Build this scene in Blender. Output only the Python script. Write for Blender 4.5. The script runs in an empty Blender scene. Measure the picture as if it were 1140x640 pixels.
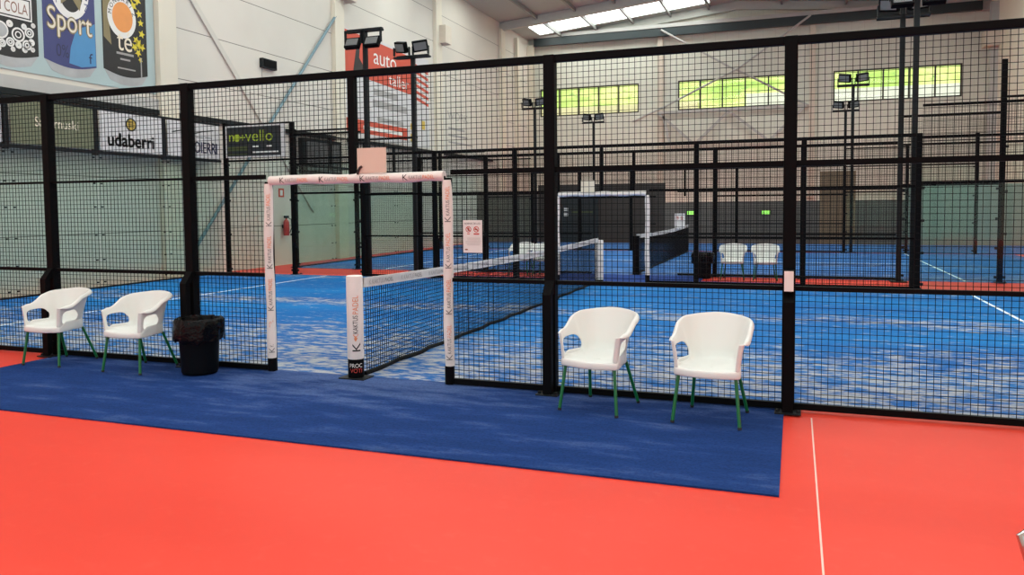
import bpy, bmesh, math, random
from mathutils import Vector, Matrix, noise
random.seed(7)
sc = bpy.context.scene
COL = sc.collection
PI = math.pi

# ------------------------------------------------------------------ materials
def nmat(name):
    m = bpy.data.materials.new(name); m.use_nodes = True
    nt = m.node_tree
    b = nt.nodes['Principled BSDF']
    return m, nt, b

def link(nt, a, b): nt.links.new(a, b)

def mat(name, col, rough=0.5, metal=0.0, spec=0.5, var=0.06, scale=6.0, bump=0.0, bscale=80.0):
    """plain surface with slight procedural variation of its colour"""
    m, nt, b = nmat(name)
    N = nt.nodes
    tc = N.new('ShaderNodeTexCoord')
    nz = N.new('ShaderNodeTexNoise'); nz.inputs['Scale'].default_value = scale; nz.inputs['Detail'].default_value = 3
    link(nt, tc.outputs['Object'], nz.inputs['Vector'])
    mx = N.new('ShaderNodeMix'); mx.data_type = 'RGBA'
    mx.inputs[6].default_value = (*[max(0, c*(1-var)) for c in col], 1)
    mx.inputs[7].default_value = (*[min(1, c*(1+var)) for c in col], 1)
    link(nt, nz.outputs['Fac'], mx.inputs[0]); link(nt, mx.outputs[2], b.inputs['Base Color'])
    b.inputs['Roughness'].default_value = rough; b.inputs['Metallic'].default_value = metal
    b.inputs['Specular IOR Level'].default_value = spec
    if bump:
        n2 = N.new('ShaderNodeTexNoise'); n2.inputs['Scale'].default_value = bscale
        link(nt, tc.outputs['Object'], n2.inputs['Vector'])
        bp = N.new('ShaderNodeBump'); bp.inputs['Strength'].default_value = bump; bp.inputs['Distance'].default_value = 0.01
        link(nt, n2.outputs['Fac'], bp.inputs['Height']); link(nt, bp.outputs['Normal'], b.inputs['Normal'])
    return m

def emat(name, col, strength):
    m, nt, b = nmat(name)
    b.inputs['Base Color'].default_value = (*col, 1)
    b.inputs['Emission Color'].default_value = (*col, 1)
    b.inputs['Emission Strength'].default_value = strength
    return m

def glassmat(name, tint, gloss=0.08):
    m, nt, b = nmat(name); N = nt.nodes
    N.remove(b)
    out = [n for n in N if n.type == 'OUTPUT_MATERIAL'][0]
    t = N.new('ShaderNodeBsdfTransparent'); t.inputs[0].default_value = (*tint, 1)
    g = N.new('ShaderNodeBsdfGlossy'); g.inputs['Roughness'].default_value = 0.03
    fr = N.new('ShaderNodeFresnel'); fr.inputs['IOR'].default_value = 1.35
    mp = N.new('ShaderNodeMath'); mp.operation = 'MULTIPLY'; mp.inputs[1].default_value = gloss/0.05
    gg = N.new('ShaderNodeNewGeometry'); inv = N.new('ShaderNodeMath'); inv.operation = 'SUBTRACT'; inv.inputs[0].default_value = 1
    link(nt, gg.outputs['Backfacing'], inv.inputs[1])
    m2 = N.new('ShaderNodeMath'); m2.operation = 'MULTIPLY'; link(nt, fr.outputs[0], m2.inputs[0]); link(nt, inv.outputs[0], m2.inputs[1])
    link(nt, m2.outputs[0], mp.inputs[0])
    ms = N.new('ShaderNodeMixShader'); link(nt, mp.outputs[0], ms.inputs[0])
    link(nt, t.outputs[0], ms.inputs[1]); link(nt, g.outputs[0], ms.inputs[2]); link(nt, ms.outputs[0], out.inputs['Surface'])
    return m

M = {}
M['black'] = mat('black_powder_coat', (0.0035, 0.0035, 0.004), 0.55, 0, 0.06)
M['wire'] = mat('black_wire', (0.0035, 0.0035, 0.004), 0.55, 0, 0.12)
M['darkgrey'] = mat('dark_grey_steel', (0.013, 0.015, 0.017), 0.5, 0, .15)
M['white_plastic'] = mat('white_plastic', (0.80, 0.815, 0.785), 0.38, 0, 0.45, 0.015, 3)
M['green_paint'] = mat('green_painted_tube', (0.008, 0.15, 0.045), 0.35, 0, 0.5)
M['pad'] = mat('white_vinyl_padding', (0.82, 0.765, 0.73), 0.5, 0, 0.4, 0.05, 9, 0.25, 14)
M['band'] = mat('white_net_tape', (0.66, 0.63, 0.62), 0.6, 0, 0.3, 0.1, 20)
M['ink'] = mat('black_print', (0.02, 0.018, 0.018), 0.6)
M['inkgrey'] = mat('grey_print', (0.16, 0.155, 0.15), 0.6)
M['inkpale'] = mat('pale_grey_print', (0.36, 0.34, 0.33), 0.6)
M['orange'] = mat('orange_print', (0.75, 0.26, 0.11), 0.6)
M['red_print'] = mat('red_print', (0.5, 0.05, 0.035), 0.6)
M['red_sign'] = mat('red_banner_print', (0.56, 0.075, 0.04), 0.6)
M['white_print'] = mat('white_print', (0.78, 0.76, 0.73), 0.55)
M['cream_print'] = mat('cream_print', (0.80, 0.71, 0.56), 0.55)
M['brown_print'] = mat('brown_print', (0.25, 0.12, 0.08), 0.6)
M['pale_board'] = mat('pale_salmon_board', (0.72, 0.56, 0.46), 0.7, 0, 0.3, 0.03)
M['bag'] = mat('black_bin_liner', (0.003, 0.003, 0.0035), 0.22, 0, 0.14, 0.1, 12, 1.0, 26)
M['bin'] = mat('dark_plastic_bin', (0.003, 0.004, 0.006), 0.5, 0, 0.07)
M['steel'] = mat('stainless_steel', (0.55, 0.55, 0.53), 0.18, 1.0)
M['lens'] = mat('floodlight_lens', (0.16, 0.165, 0.165), 0.2)
M['cream'] = mat('cream_column_paint', (0.72, 0.66, 0.55), 0.6, 0, 0.3, 0.03, 2)
M['corbel'] = mat('beige_corbel', (0.66, 0.58, 0.49), 0.7, 0, 0.3)
M['teal'] = mat('teal_steel', (0.15, 0.24, 0.28), 0.5)
M['teal_dark'] = mat('dark_teal_steel', (0.02, 0.032, 0.036), 0.5)
M['olive'] = mat('olive_banner', (0.15, 0.16, 0.095), 0.7)
M['signwhite'] = mat('white_sign_sheet', (0.62, 0.60, 0.60), 0.6, 0, 0.4, 0.06, 3)
M['navy'] = mat('navy_print', (0.03, 0.032, 0.085), 0.6)
M['lime'] = mat('lime_print', (0.36, 0.46, 0.03), 0.5)
M['limedark'] = mat('dark_green_print', (0.06, 0.075, 0.02), 0.6)
M['blacksign'] = mat('near_black_sign', (0.011, 0.014, 0.018), 0.5)
M['yellow'] = mat('yellow_print', (0.70, 0.56, 0.04), 0.6)
M['gold'] = mat('gold_print', (0.55, 0.38, 0.06), 0.5)
M['bluegrey'] = mat('blue_grey_banner', (0.42, 0.52, 0.52), 0.6, 0, 0.4, 0.04, 1.5)
M['can_blue'] = mat('blue_can_print', (0.045, 0.05, 0.17), 0.5)
M['can_sky'] = mat('sky_blue_can_print', (0.075, 0.26, 0.50), 0.5)
M['can_black'] = mat('black_can_print', (0.022, 0.02, 0.02), 0.5, 0, 0.4, 0.3, 8)
M['silver'] = mat('silver_print', (0.42, 0.42, 0.43), 0.35, 0.2, 0.5, 0.25, 3)
M['orange_disc'] = mat('orange_disc_print', (0.78, 0.30, 0.08), 0.5)
M['khaki'] = mat('khaki_print', (0.25, 0.20, 0.10), 0.6)
M['red_paint'] = mat('red_extinguisher_paint', (0.45, 0.03, 0.03), 0.3)
M['maroon'] = mat('maroon_cabinet', (0.12, 0.055, 0.06), 0.5)
M['wood'] = mat('tan_door_panel', (0.20, 0.13, 0.075), 0.6)
M['dark_panel'] = mat('dark_brown_panel', (0.040, 0.031, 0.026), 0.6, 0, 0.4, 0.2, 1.2)
M['grey_panel'] = mat('dark_grey_panel', (0.115, 0.10, 0.088), 0.6, 0, 0.4, 0.15, 1.2)
M['dark_board'] = mat('dark_navy_board', (0.012, 0.017, 0.019), 0.5)
M['window_frame'] = mat('dark_brown_window_frame', (0.03, 0.022, 0.018), 0.5)
M['white_line'] = mat('white_court_line', (0.72, 0.78, 0.84), 0.8)
M['seam'] = mat('pale_floor_seam', (0.78, 0.55, 0.48), 0.6)
M['roof'] = mat('grey_roof_sheet', (0.44, 0.485, 0.455), 0.6, 0, 0.3, 0.04, 0.7)
M['rafter'] = mat('grey_painted_rafter', (0.54, 0.54, 0.50), 0.6, 0, 0.3)
M['purlin'] = mat('dark_purlin', (0.26, 0.265, 0.255), 0.5)
M['truss'] = mat('pale_truss_paint', (0.47, 0.46, 0.44), 0.6)
M['skylight_fill'] = emat('glowing_skylight_and_fill_strip', (0.92, 1.0, 0.94), 5.2)  # glow shared by the far skylight and the added strips
M['exit_green'] = emat('lit_exit_sign', (0.30, 0.75, 0.12), 1.2)
M['glass'] = glassmat('court_glass', (0.885, 0.945, 0.92), 0.08)
M['window_glass'] = glassmat('window_glass', (0.97, 0.98, 0.97), 0.05)
M['concrete_white'] = mat('pale_concrete_outdoors', (0.78, 0.76, 0.72), 0.8)

def pos_nodes(nt):
    g = nt.nodes.new('ShaderNodeNewGeometry')
    s = nt.nodes.new('ShaderNodeSeparateXYZ'); link(nt, g.outputs['Position'], s.inputs[0])
    return g, s
def mth(nt, op, a, b=None, c=None, clamp=False):
    n = nt.nodes.new('ShaderNodeMath'); n.operation = op; n.use_clamp = clamp
    for i, v in enumerate((a, b, c)):
        if v is None: continue
        if isinstance(v, (int, float)): n.inputs[i].default_value = v
        else: link(nt, v, n.inputs[i])
    return n.outputs[0]
def rng(nt, v, a, b, c=0.0, d=1.0, smooth=True):
    n = nt.nodes.new('ShaderNodeMapRange'); n.interpolation_type = 'SMOOTHSTEP' if smooth else 'LINEAR'
    link(nt, v, n.inputs[0])
    for i, x in enumerate((a, b, c, d)): n.inputs[1+i].default_value = x
    return n.outputs[0]
def nse(nt, vec, scale, detail=3, sx=1, sy=1, sz=1, rough=0.5):
    mp = nt.nodes.new('ShaderNodeMapping'); mp.inputs['Scale'].default_value = (sx, sy, sz); link(nt, vec, mp.inputs['Vector'])
    n = nt.nodes.new('ShaderNodeTexNoise'); n.inputs['Scale'].default_value = scale; n.inputs['Detail'].default_value = detail
    n.inputs['Roughness'].default_value = rough
    link(nt, mp.outputs[0], n.inputs['Vector']); return n.outputs['Fac']
def mixc(nt, f, a, b):
    n = nt.nodes.new('ShaderNodeMix'); n.data_type = 'RGBA'
    if isinstance(f, (int, float)): n.inputs[0].default_value = f
    else: link(nt, f, n.inputs[0])
    for i, c in ((6, a), (7, b)):
        if isinstance(c, tuple): n.inputs[i].default_value = (*c, 1)
        else: link(nt, c, n.inputs[i])
    return n.outputs[2]

# red acrylic floor
m, nt, b = nmat('red_acrylic_floor'); g, s = pos_nodes(nt)
f1 = nse(nt, g.outputs['Position'], 0.55, 4, 0.5, 1.4)
f2 = nse(nt, g.outputs['Position'], 9.0, 3)
c = mixc(nt, rng(nt, f1, .3, .7), (0.73, 0.046, 0.025), (0.79, 0.058, 0.033))
c = mixc(nt, rng(nt, f2, .55, .8, 0, .18), c, (0.80, 0.12, 0.075))
link(nt, c, b.inputs['Base Color']); b.inputs['Roughness'].default_value = 0.45; b.inputs['Specular IOR Level'].default_value = 0.2
M['floor'] = m

# blue turf strewn with sand; the sand lies where players and brushes leave it
def turf(name, blue, blue2, sand, y0, y1, strength):
    m, nt, b = nmat(name); g, s = pos_nodes(nt); P = g.outputs['Position']
    yy = mth(nt, 'SUBTRACT', s.outputs['Y'], y0)
    wob = nse(nt, P, 0.5, 3)
    yw = mth(nt, 'ADD', yy, mth(nt, 'MULTIPLY', mth(nt, 'SUBTRACT', wob, .5), 2.4))
    near = rng(nt, yw, 4.6, 1.0)
    streak = mth(nt, 'MULTIPLY', rng(nt, mth(nt, 'ABSOLUTE', mth(nt, 'SUBTRACT', yw, 5.25)), 0.75, 0.1), 0.85)
    farb = mth(nt, 'MULTIPLY', rng(nt, yw, 8.6, 9.6), 0.5)
    dens = mth(nt, 'MAXIMUM', mth(nt, 'MAXIMUM', near, streak), farb)
    n1 = nse(nt, P, 1.0, 5, 1.9, 5.6, 1, .65)
    n2 = nse(nt, P, 1.0, 3, 6.0, 19.0, 1, .6)
    v = mth(nt, 'ADD', mth(nt, 'MULTIPLY', n1, .52), mth(nt, 'MULTIPLY', n2, .48))
    v = mth(nt, 'ADD', v, mth(nt, 'MULTIPLY', dens, .105))
    sd = rng(nt, v, .555, .66, 0, strength)
    big = nse(nt, P, 0.35, 3, .5, 1.6)
    base = mixc(nt, rng(nt, big, .35, .65), blue, blue2)
    base = mixc(nt, rng(nt, dens, 0, 1, 0, .42), base, (0.018, 0.08, 0.28))
    c = mixc(nt, sd, base, sand)
    gr = nse(nt, P, 160, 2)
    c = mixc(nt, rng(nt, gr, .35, .75, 0, .22), c, (0.005, 0.03, 0.12))
    link(nt, c, b.inputs['Base Color']); b.inputs['Roughness'].default_value = 0.85; b.inputs['Specular IOR Level'].default_value = 0.15
    bp = nt.nodes.new('ShaderNodeBump'); bp.inputs['Strength'].default_value = .3; bp.inputs['Distance'].default_value = .01
    link(nt, gr, bp.inputs['Height']); link(nt, bp.outputs['Normal'], b.inputs['Normal'])
    return m
M['turf_front'] = turf('blue_sanded_turf', (0.004, 0.115, 0.37), (0.005, 0.175, 0.48), (0.55, 0.51, 0.42), 0, 10, .66)
M['turf_back'] = turf('blue_turf_behind', (0.022, 0.115, 0.34), (0.03, 0.15, 0.42), (0.40, 0.45, 0.50), 10.8, 22, .4)
M['corridor_carpet'] = mat('dark_blue_corridor_carpet', (0.015, 0.045, 0.20), 0.9, 0, 0.1, .25, 8)

# carpet in front of the gate
m, nt, b = nmat('navy_blue_carpet'); g, s = pos_nodes(nt); P = g.outputs['Position']
gx = mth(nt, 'ABSOLUTE', s.outputs['X'])
gate = mth(nt, 'MULTIPLY', rng(nt, gx, 2.4, .3), rng(nt, s.outputs['Y'], -1.5, -.1))
edge = mth(nt, 'MULTIPLY', rng(nt, s.outputs['Y'], -.55, -.02), .5)
n1 = nse(nt, P, 1.0, 4, 1.2, 4.5, 1, .65); n2 = nse(nt, P, 55, 3)
dn = mth(nt, 'MAXIMUM', gate, edge)
v = mth(nt, 'ADD', n1, mth(nt, 'MULTIPLY', dn, .26))
sd = rng(nt, v, .52, .8, 0, .42)
c = mixc(nt, rng(nt, n1, .35, .65), (0.010, 0.037, 0.150), (0.014, 0.048, 0.19))
c = mixc(nt, sd, c, (0.13, 0.19, 0.36))
c = mixc(nt, rng(nt, n2, .4, .75, 0, .45), c, (0.004, 0.015, 0.075))
link(nt, c, b.inputs['Base Color']); b.inputs['Roughness'].default_value = .95; b.inputs['Specular IOR Level'].default_value = .1
bp = nt.nodes.new('ShaderNodeBump'); bp.inputs['Strength'].default_value = .5; bp.inputs['Distance'].default_value = .01
link(nt, n2, bp.inputs['Height']); link(nt, bp.outputs['Normal'], b.inputs['Normal'])
M['carpet'] = m

# precast panel wall with horizontal joints every 1.24 m
m, nt, b = nmat('precast_wall_panels'); g, s = pos_nodes(nt); P = g.outputs['Position']
fr = mth(nt, 'FRACT', mth(nt, 'DIVIDE', mth(nt, 'SUBTRACT', s.outputs['Z'], 1.17), 1.245))
j = rng(nt, mth(nt, 'ABSOLUTE', mth(nt, 'SUBTRACT', fr, .5)), .489, .494)
n1 = nse(nt, P, .35, 4)
c = mixc(nt, rng(nt, n1, .3, .7), (0.63, 0.585, 0.525), (0.69, 0.645, 0.58))
c = mixc(nt, mth(nt, 'MULTIPLY', j, .8), c, (0.12, 0.10, 0.09))
link(nt, c, b.inputs['Base Color']); b.inputs['Roughness'].default_value = .75; b.inputs['Specular IOR Level'].default_value = .25
M['wall_left'] = m

# ribbed far wall
m, nt, b = nmat('far_wall_cladding'); g, s = pos_nodes(nt); P = g.outputs['Position']
fr = mth(nt, 'FRACT', mth(nt, 'DIVIDE', s.outputs['X'], .6))
j = rng(nt, mth(nt, 'ABSOLUTE', mth(nt, 'SUBTRACT', fr, .5)), .47, .49)
n1 = nse(nt, P, .3, 3)
c = mixc(nt, rng(nt, n1, .3, .7), (0.67, 0.665, 0.585), (0.73, 0.725, 0.64))
c = mixc(nt, mth(nt, 'MULTIPLY', j, .15), c, (0.2, 0.18, 0.16))
link(nt, c, b.inputs['Base Color']); b.inputs['Roughness'].default_value = .7
M['wall_far'] = m
M['wall_right'] = mat('right_wall_paint', (0.80, 0.74, 0.63), .75, 0, .25, .03, .5)

# hillside
m, nt, b = nmat('grass_hillside'); g, s = pos_nodes(nt); P = g.outputs['Position']
n1 = nse(nt, P, .25, 4); n2 = nse(nt, P, 1.3, 4)
c = mixc(nt, rng(nt, n1, .35, .65), (0.30, 0.46, 0.09), (0.60, 0.66, 0.24))
c = mixc(nt, rng(nt, n2, .55, .75), c, (0.18, 0.33, 0.08))
link(nt, c, b.inputs['Base Color']); b.inputs['Roughness'].default_value = .9
M['hill'] = m

# ------------------------------------------------------------------ mesh helper
class MB:
    def __init__(self): self.v = []; self.f = []; self.smooth = False
    def add(self, vs, fs):
        o = len(self.v); self.v += [Vector(p) for p in vs]; self.f += [tuple(i+o for i in f) for f in fs]; return self
    def box(self, a, b):
        (x0, y0, z0), (x1, y1, z1) = a, b
        return self.add([(x0,y0,z0),(x1,y0,z0),(x1,y1,z0),(x0,y1,z0),(x0,y0,z1),(x1,y0,z1),(x1,y1,z1),(x0,y1,z1)],
            [(0,3,2,1),(4,5,6,7),(0,1,5,4),(1,2,6,5),(2,3,7,6),(3,0,4,7)])
    def cbox(self, c, s, mtx=None):
        h = [x/2 for x in s]; pts = []
        for z in (-1, 1):
            for x, y in ((-1,-1),(1,-1),(1,1),(-1,1)):
                p = Vector((x*h[0], y*h[1], z*h[2]))
                if mtx: p = mtx @ p
                pts.append(p + Vector(c))
        return self.add(pts, [(0,3,2,1),(4,5,6,7),(0,1,5,4),(1,2,6,5),(2,3,7,6),(3,0,4,7)])
    def bar(self, a, b, w, h, up=(0,0,1)):
        a, b = Vector(a), Vector(b); d = (b-a).normalized(); u = Vector(up)
        if abs(d.dot(u)) > .98: u = Vector((0,1,0))
        s = d.cross(u).normalized(); t = s.cross(d)
        pts = [p + s*(i*w/2) + t*(k*h/2) for p in (a, b) for i, k in ((-1,-1),(1,-1),(1,1),(-1,1))]
        return self.add(pts, [(0,3,2,1),(4,5,6,7),(0,1,5,4),(1,2,6,5),(2,3,7,6),(3,0,4,7)])
    def tube(self, pts, r, n=12, cap=True):
        pts = [Vector(p) for p in pts]; rs = r if isinstance(r, (list, tuple)) else [r]*len(pts)
        d0 = (pts[1]-pts[0]).normalized(); u = Vector((0,0,1)) if abs(d0.z) < .9 else Vector((1,0,0))
        s = d0.cross(u).normalized(); vs = []; fs = []
        for i, p in enumerate(pts):
            d = (pts[min(i+1, len(pts)-1)] - pts[max(i-1, 0)]).normalized()
            s = (s - d*s.dot(d)).normalized(); t = d.cross(s)
            for k in range(n):
                a = 2*PI*k/n; vs.append(p + (s*math.cos(a) + t*math.sin(a))*rs[i])
        for i in range(len(pts)-1):
            for k in range(n):
                a = i*n+k; b2 = i*n+(k+1) % n; fs.append((a, b2, b2+n, a+n))
        if cap: fs.append(tuple(range(n-1, -1, -1))); fs.append(tuple(range((len(pts)-1)*n, len(pts)*n)))
        self.smooth = True
        return self.add(vs, fs)
    def lathe(self, prof, c=(0,0,0), n=32, cap=True):
        vs = []; fs = []
        for r, z in prof:
            for k in range(n):
                a = 2*PI*k/n; vs.append((c[0]+r*math.cos(a), c[1]+r*math.sin(a), c[2]+z))
        for i in range(len(prof)-1):
            for k in range(n):
                a = i*n+k; b2 = i*n+(k+1) % n; fs.append((a, b2, b2+n, a+n))
        if cap: fs.append(tuple(range(n-1, -1, -1))); fs.append(tuple(range((len(prof)-1)*n, len(prof)*n)))
        self.smooth = True
        return self.add(vs, fs)
    def poly(self, pts2, mp, depth=0.004):
        """2D outline extruded: mp(u, v, w) gives 3D"""
        n = len(pts2)
        vs = [mp(u, v, 0) for u, v in pts2] + [mp(u, v, depth) for u, v in pts2]
        fs = [tuple(range(n-1, -1, -1)), tuple(range(n, 2*n))] + [(i, (i+1) % n, n+(i+1) % n, n+i) for i in range(n)]
        return self.add(vs, fs)
    def disc(self, cu, cv, ru, rv, mp, depth=.004, n=28):
        return self.poly([(cu+ru*math.cos(2*PI*k/n), cv+rv*math.sin(2*PI*k/n)) for k in range(n)], mp, depth)
    def ring(self, cu, cv, ru, rv, t, mp, depth=.004, n=32, a0=0, a1=2*PI):
        vs = []; fs = []
        full = abs(a1-a0-2*PI) < 1e-6; m_ = n if full else n+1
        for k in range(m_):
            a = a0+(a1-a0)*k/n
            for q in (1, 0):
                vs.append(mp(cu+(ru-t*(1-q))*math.cos(a), cv+(rv-t*(1-q))*math.sin(a), depth))
        for k in range(n):
            a = 2*k; b2 = 2*((k+1) % m_); fs.append((a, b2, b2+1, a+1))
        return self.add(vs, fs)
    def rect(self, u0, v0, u1, v1, mp, depth=.004): return self.poly([(u0,v0),(u1,v0),(u1,v1),(u0,v1)], mp, depth)
    def text(self, body, box, mp, off=0.006, cuts=0):
        """flat lettering fitted into box (u0, v0, u1, v1)"""
        vs, fs = glyphs(body, cuts)
        u0, v0, u1, v1 = box
        xs = [p[0] for p in vs]; ys = [p[1] for p in vs]
        ax, bx, ay, by = min(xs), max(xs), min(ys), max(ys)
        self.add([mp(u0+(p[0]-ax)/(bx-ax)*(u1-u0), v0+(p[1]-ay)/(by-ay)*(v1-v0), off) for p in vs], fs); return self
    def build(self, name, material, parent=None, label=None, bevel=0, smooth=None, kind=None):
        me = bpy.data.meshes.new(name)
        o = bpy.data.objects.new(name, me)
        off = wloc(parent) if parent is not None else Vector((0,0,0))
        me.from_pydata([tuple(p-off) for p in self.v], [], self.f)
        if self.smooth if smooth is None else smooth:
            for p in me.polygons: p.use_smooth = True
            try: me.set_sharp_from_angle(angle=math.radians(40))
            except Exception: pass
        me.materials.append(material); me.update()
        COL.objects.link(o)
        if parent is not None: o.parent = parent
        if bevel:
            bv = o.modifiers.new('bevel', 'BEVEL'); bv.width = bevel; bv.segments = 2; bv.limit_method = 'ANGLE'; bv.angle_limit = math.radians(50)
        if label: o['label'] = label
        if kind: o['kind'] = kind
        return o
WL = {}
def wloc(o):
    v = Vector((0,0,0))
    while o is not None: v = v + o.location; o = o.parent
    return v
_gc = {}
def glyphs(body, cuts=0):
    if (body, cuts) in _gc: return _gc[(body, cuts)]
    cu = bpy.data.curves.new('t', 'FONT'); cu.body = body; cu.size = 1; cu.resolution_u = 4
    o = bpy.data.objects.new('t', cu); COL.objects.link(o)
    bpy.context.view_layer.update()
    me = bpy.data.meshes.new_from_object(o.evaluated_get(bpy.context.evaluated_depsgraph_get()))
    bpy.data.objects.remove(o); bpy.data.curves.remove(cu)
    bm = bmesh.new(); bm.from_mesh(me); bpy.data.meshes.remove(me)
    for i in range(1, cuts):
        y = -.2 + 1.0*i/cuts
        bmesh.ops.bisect_plane(bm, geom=bm.verts[:]+bm.edges[:]+bm.faces[:], plane_co=(0, y, 0), plane_no=(0,1,0))
    bm.verts.ensure_lookup_table()
    vs = [tuple(v.co) for v in bm.verts]; fs = [tuple(v.index for v in f.verts) for f in bm.faces]; bm.free()
    _gc[(body, cuts)] = (vs, fs); return vs, fs

def tag(o, label, cat, group=None, kind=None):
    o['label'] = label; o['category'] = cat
    if group: o['group'] = group
    if kind: o['kind'] = kind
    return o
def thing(name, label, cat, loc=(0,0,0), group=None, rotz=0):
    o = bpy.data.objects.new(name, None); COL.objects.link(o); o.location = loc; o.rotation_euler = (0,0,rotz)
    o.empty_display_size = .2
    return tag(o, label, cat, group)
def struct(o, label=None):
    o['kind'] = 'structure'
    if label: o['label'] = label
    return o
def dup(root, loc, rotz, label, group=None):
    r = root.copy(); COL.objects.link(r); r.location = loc; r.rotation_euler = (0,0,rotz); r['label'] = label
    if group: r['group'] = group
    for ch in list(root.children):
        c = ch.copy(); COL.objects.link(c); c.parent = r
        for gch in ch.children:
            d = gch.copy(); COL.objects.link(d); d.parent = c
    return r
planeY = lambda Y, s=-1: (lambda u, v, w: (u, Y+s*w, v))          # faces the -Y side by default
planeX = lambda X, s=1: (lambda u, v, w: (X+s*w, u, v))           # faces +X

# ------------------------------------------------------------------ the setting
XL, XR, YF, YB = -10.3, 12.6, 36.2, -13.0
KF = (YF+6.64)/(34.0+6.64)
fx = lambda x: 4.039+(x-4.039)*KF
fz = lambda z: 1.676+(z-1.676)*KF
struct(MB().box((XL-.3, YB, -.2), (XR+.3, YF+.3, 0)).build('floor', M['floor']), 'red acrylic floor of the hall')
seam = MB().box((4.172, -4.5, 0), (4.182, -.17, .0006)).build('trim_1', M['seam']); struct(seam, 'thin pale seam line across the red floor')
EAVE, SL = 11.1, .0965
RX = (XL+XR)/2
def roofz(x): return EAVE + SL*(x-XL) if x < RX else EAVE + SL*(XR-x)
struct(MB().box((XL-.3, YB, 0), (XL, YF, EAVE+.3)).build('wall_left', M['wall_left']), 'pale precast panel wall with dark horizontal joints')
# right wall with one window opening (Y 21.5..28.6, z 6.5..8)
w = MB()
w.box((XR, YB, 0), (XR+.3, YF, 6.6)); w.box((XR, YB, 8.15), (XR+.3, YF, EAVE+.3))
w.box((XR, YB, 6.6), (XR+.3, 21.5, 8.15)); w.box((XR, 29.4, 6.6), (XR+.3, YF, 8.15))
struct(w.build('wall_right', M['wall_right']), 'cream side wall')
# far wall with three window openings
WIN = [(fx(a), fx(b_)) for a, b_ in ((-9.0, -3.63), (-1.63, 3.85), (5.7, 11.12))]; Z0, Z1 = fz(6.5), fz(8.0)
w = MB()
w.box((XL, YF, 0), (XR, YF+.3, Z0)); w.box((XL, YF, Z1), (XR, YF+.3, EAVE))
xs = [XL] + [q for p in WIN for q in p] + [XR]
for i in range(0, len(xs), 2): w.box((xs[i], YF, Z0), (xs[i+1], YF+.3, Z1))
w.poly([(XL, EAVE), (XR, EAVE), (RX, roofz(RX))], lambda u, v, d: (u, YF+d, v), .3)
struct(w.build('wall_far', M['wall_far']), 'beige far gable wall')
for i, (a, b_) in enumerate(WIN):
    fr = MB(); t = .07
    fr.box((a, YF+.02, Z0), (b_, YF+.14, Z0+t)); fr.box((a, YF+.02, Z1-t), (b_, YF+.14, Z1))
    n = 5
    for k in range(n+1):
        x = a + (b_-a)*k/n; fr.box((max(a, x-t/2), YF+.02, Z0+t), (min(b_, x+t/2) if k else a+t, YF+.14, Z1-t)) if k < n else fr.box((b_-t, YF+.02, Z0+t), (b_, YF+.14, Z1-t))
    o = fr.build('window_%d' % (i+1), M['window_frame']); struct(o)
    MB().box((a+.05, YF+.07, Z0+.05), (b_-.05, YF+.08, Z1-.05)).build('pane', M['window_glass'], o)
fr = MB(); t = .08
y0, y1 = 21.5, 29.4
fr.box((XR+.02, y0, 6.6), (XR+.14, y1, 6.6+t)); fr.box((XR+.02, y0, 8.15-t), (XR+.14, y1, 8.15))
for k in range(6):
    y = y0 + (y1-y0-t)*k/5; fr.box((XR+.02, y, 6.6), (XR+.14, y+t, 8.15))
o = fr.build('window_4', M['window_frame']); struct(o)
MB().box((XR+.07, y0+.05, 6.65), (XR+.08, y1-.05, 8.1)).build('pane', M['window_glass'], o)

# roof: sheets with glowing strips let into them, mostly added as light sources
def roof_quad(mb, xa, xb, ya, yb, dz=0, th=.12):
    za, zb = roofz(xa)+dz, roofz(xb)+dz
    mb.add([(xa,ya,za),(xb,ya,zb),(xb,yb,zb),(xa,yb,za),(xa,ya,za+th),(xb,ya,zb+th),(xb,yb,zb+th),(xa,yb,za+th)],
           [(0,3,2,1),(4,5,6,7),(0,1,5,4),(1,2,6,5),(2,3,7,6),(3,0,4,7)])
STRIPS = [(-8.8, -6.9), (-4.2, -2.3), (.4, 2.3), (5, 6.9), (9.6, 11.5), (13.5, 15.1), (18.0, 21.0), (23.9, 27.2), (33.2, 35.3)]  # unseen strips added and widened to light the hall; last one is visible
rf = MB(); sky = []
for xa, xb, side in ((XL-.3, RX, 0), (RX, XR+.3, 1)):
    sa, sb = (-9.4, -.2) if side == 0 else (2.4, 11.4)
    y = YB
    for ya, yb in STRIPS:
        roof_quad(rf, xa, xb, y, ya)
        if ya > 30 and side == 1: roof_quad(rf, xa, xb, ya, yb)
        else:
            roof_quad(rf, xa, sa, ya, yb); roof_quad(rf, sb, xb, ya, yb); sky.append((sa, sb, ya, yb))
        y = yb
    roof_quad(rf, xa, xb, y, YF+.3)
struct(rf.build('ceiling', M['roof']), 'grey sheet metal roof underside')
for i, q in enumerate(sky):
    mb = MB(); roof_quad(mb, *q, dz=.03, th=.05); struct(mb.build('skylight_fill', M['skylight_fill']), 'glowing roof strip, all but the far one added to light the hall')
# purlins under the roof
for x in (-8.3, -6.3, -4.3, -2.3, -.3, 3.3, 6.3, 9.3):
    z = roofz(x)
    struct(MB().box((x-.05, 23.9, z-.2), (x+.05, YF, z-.01)).build('beam', M['purlin']))
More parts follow.
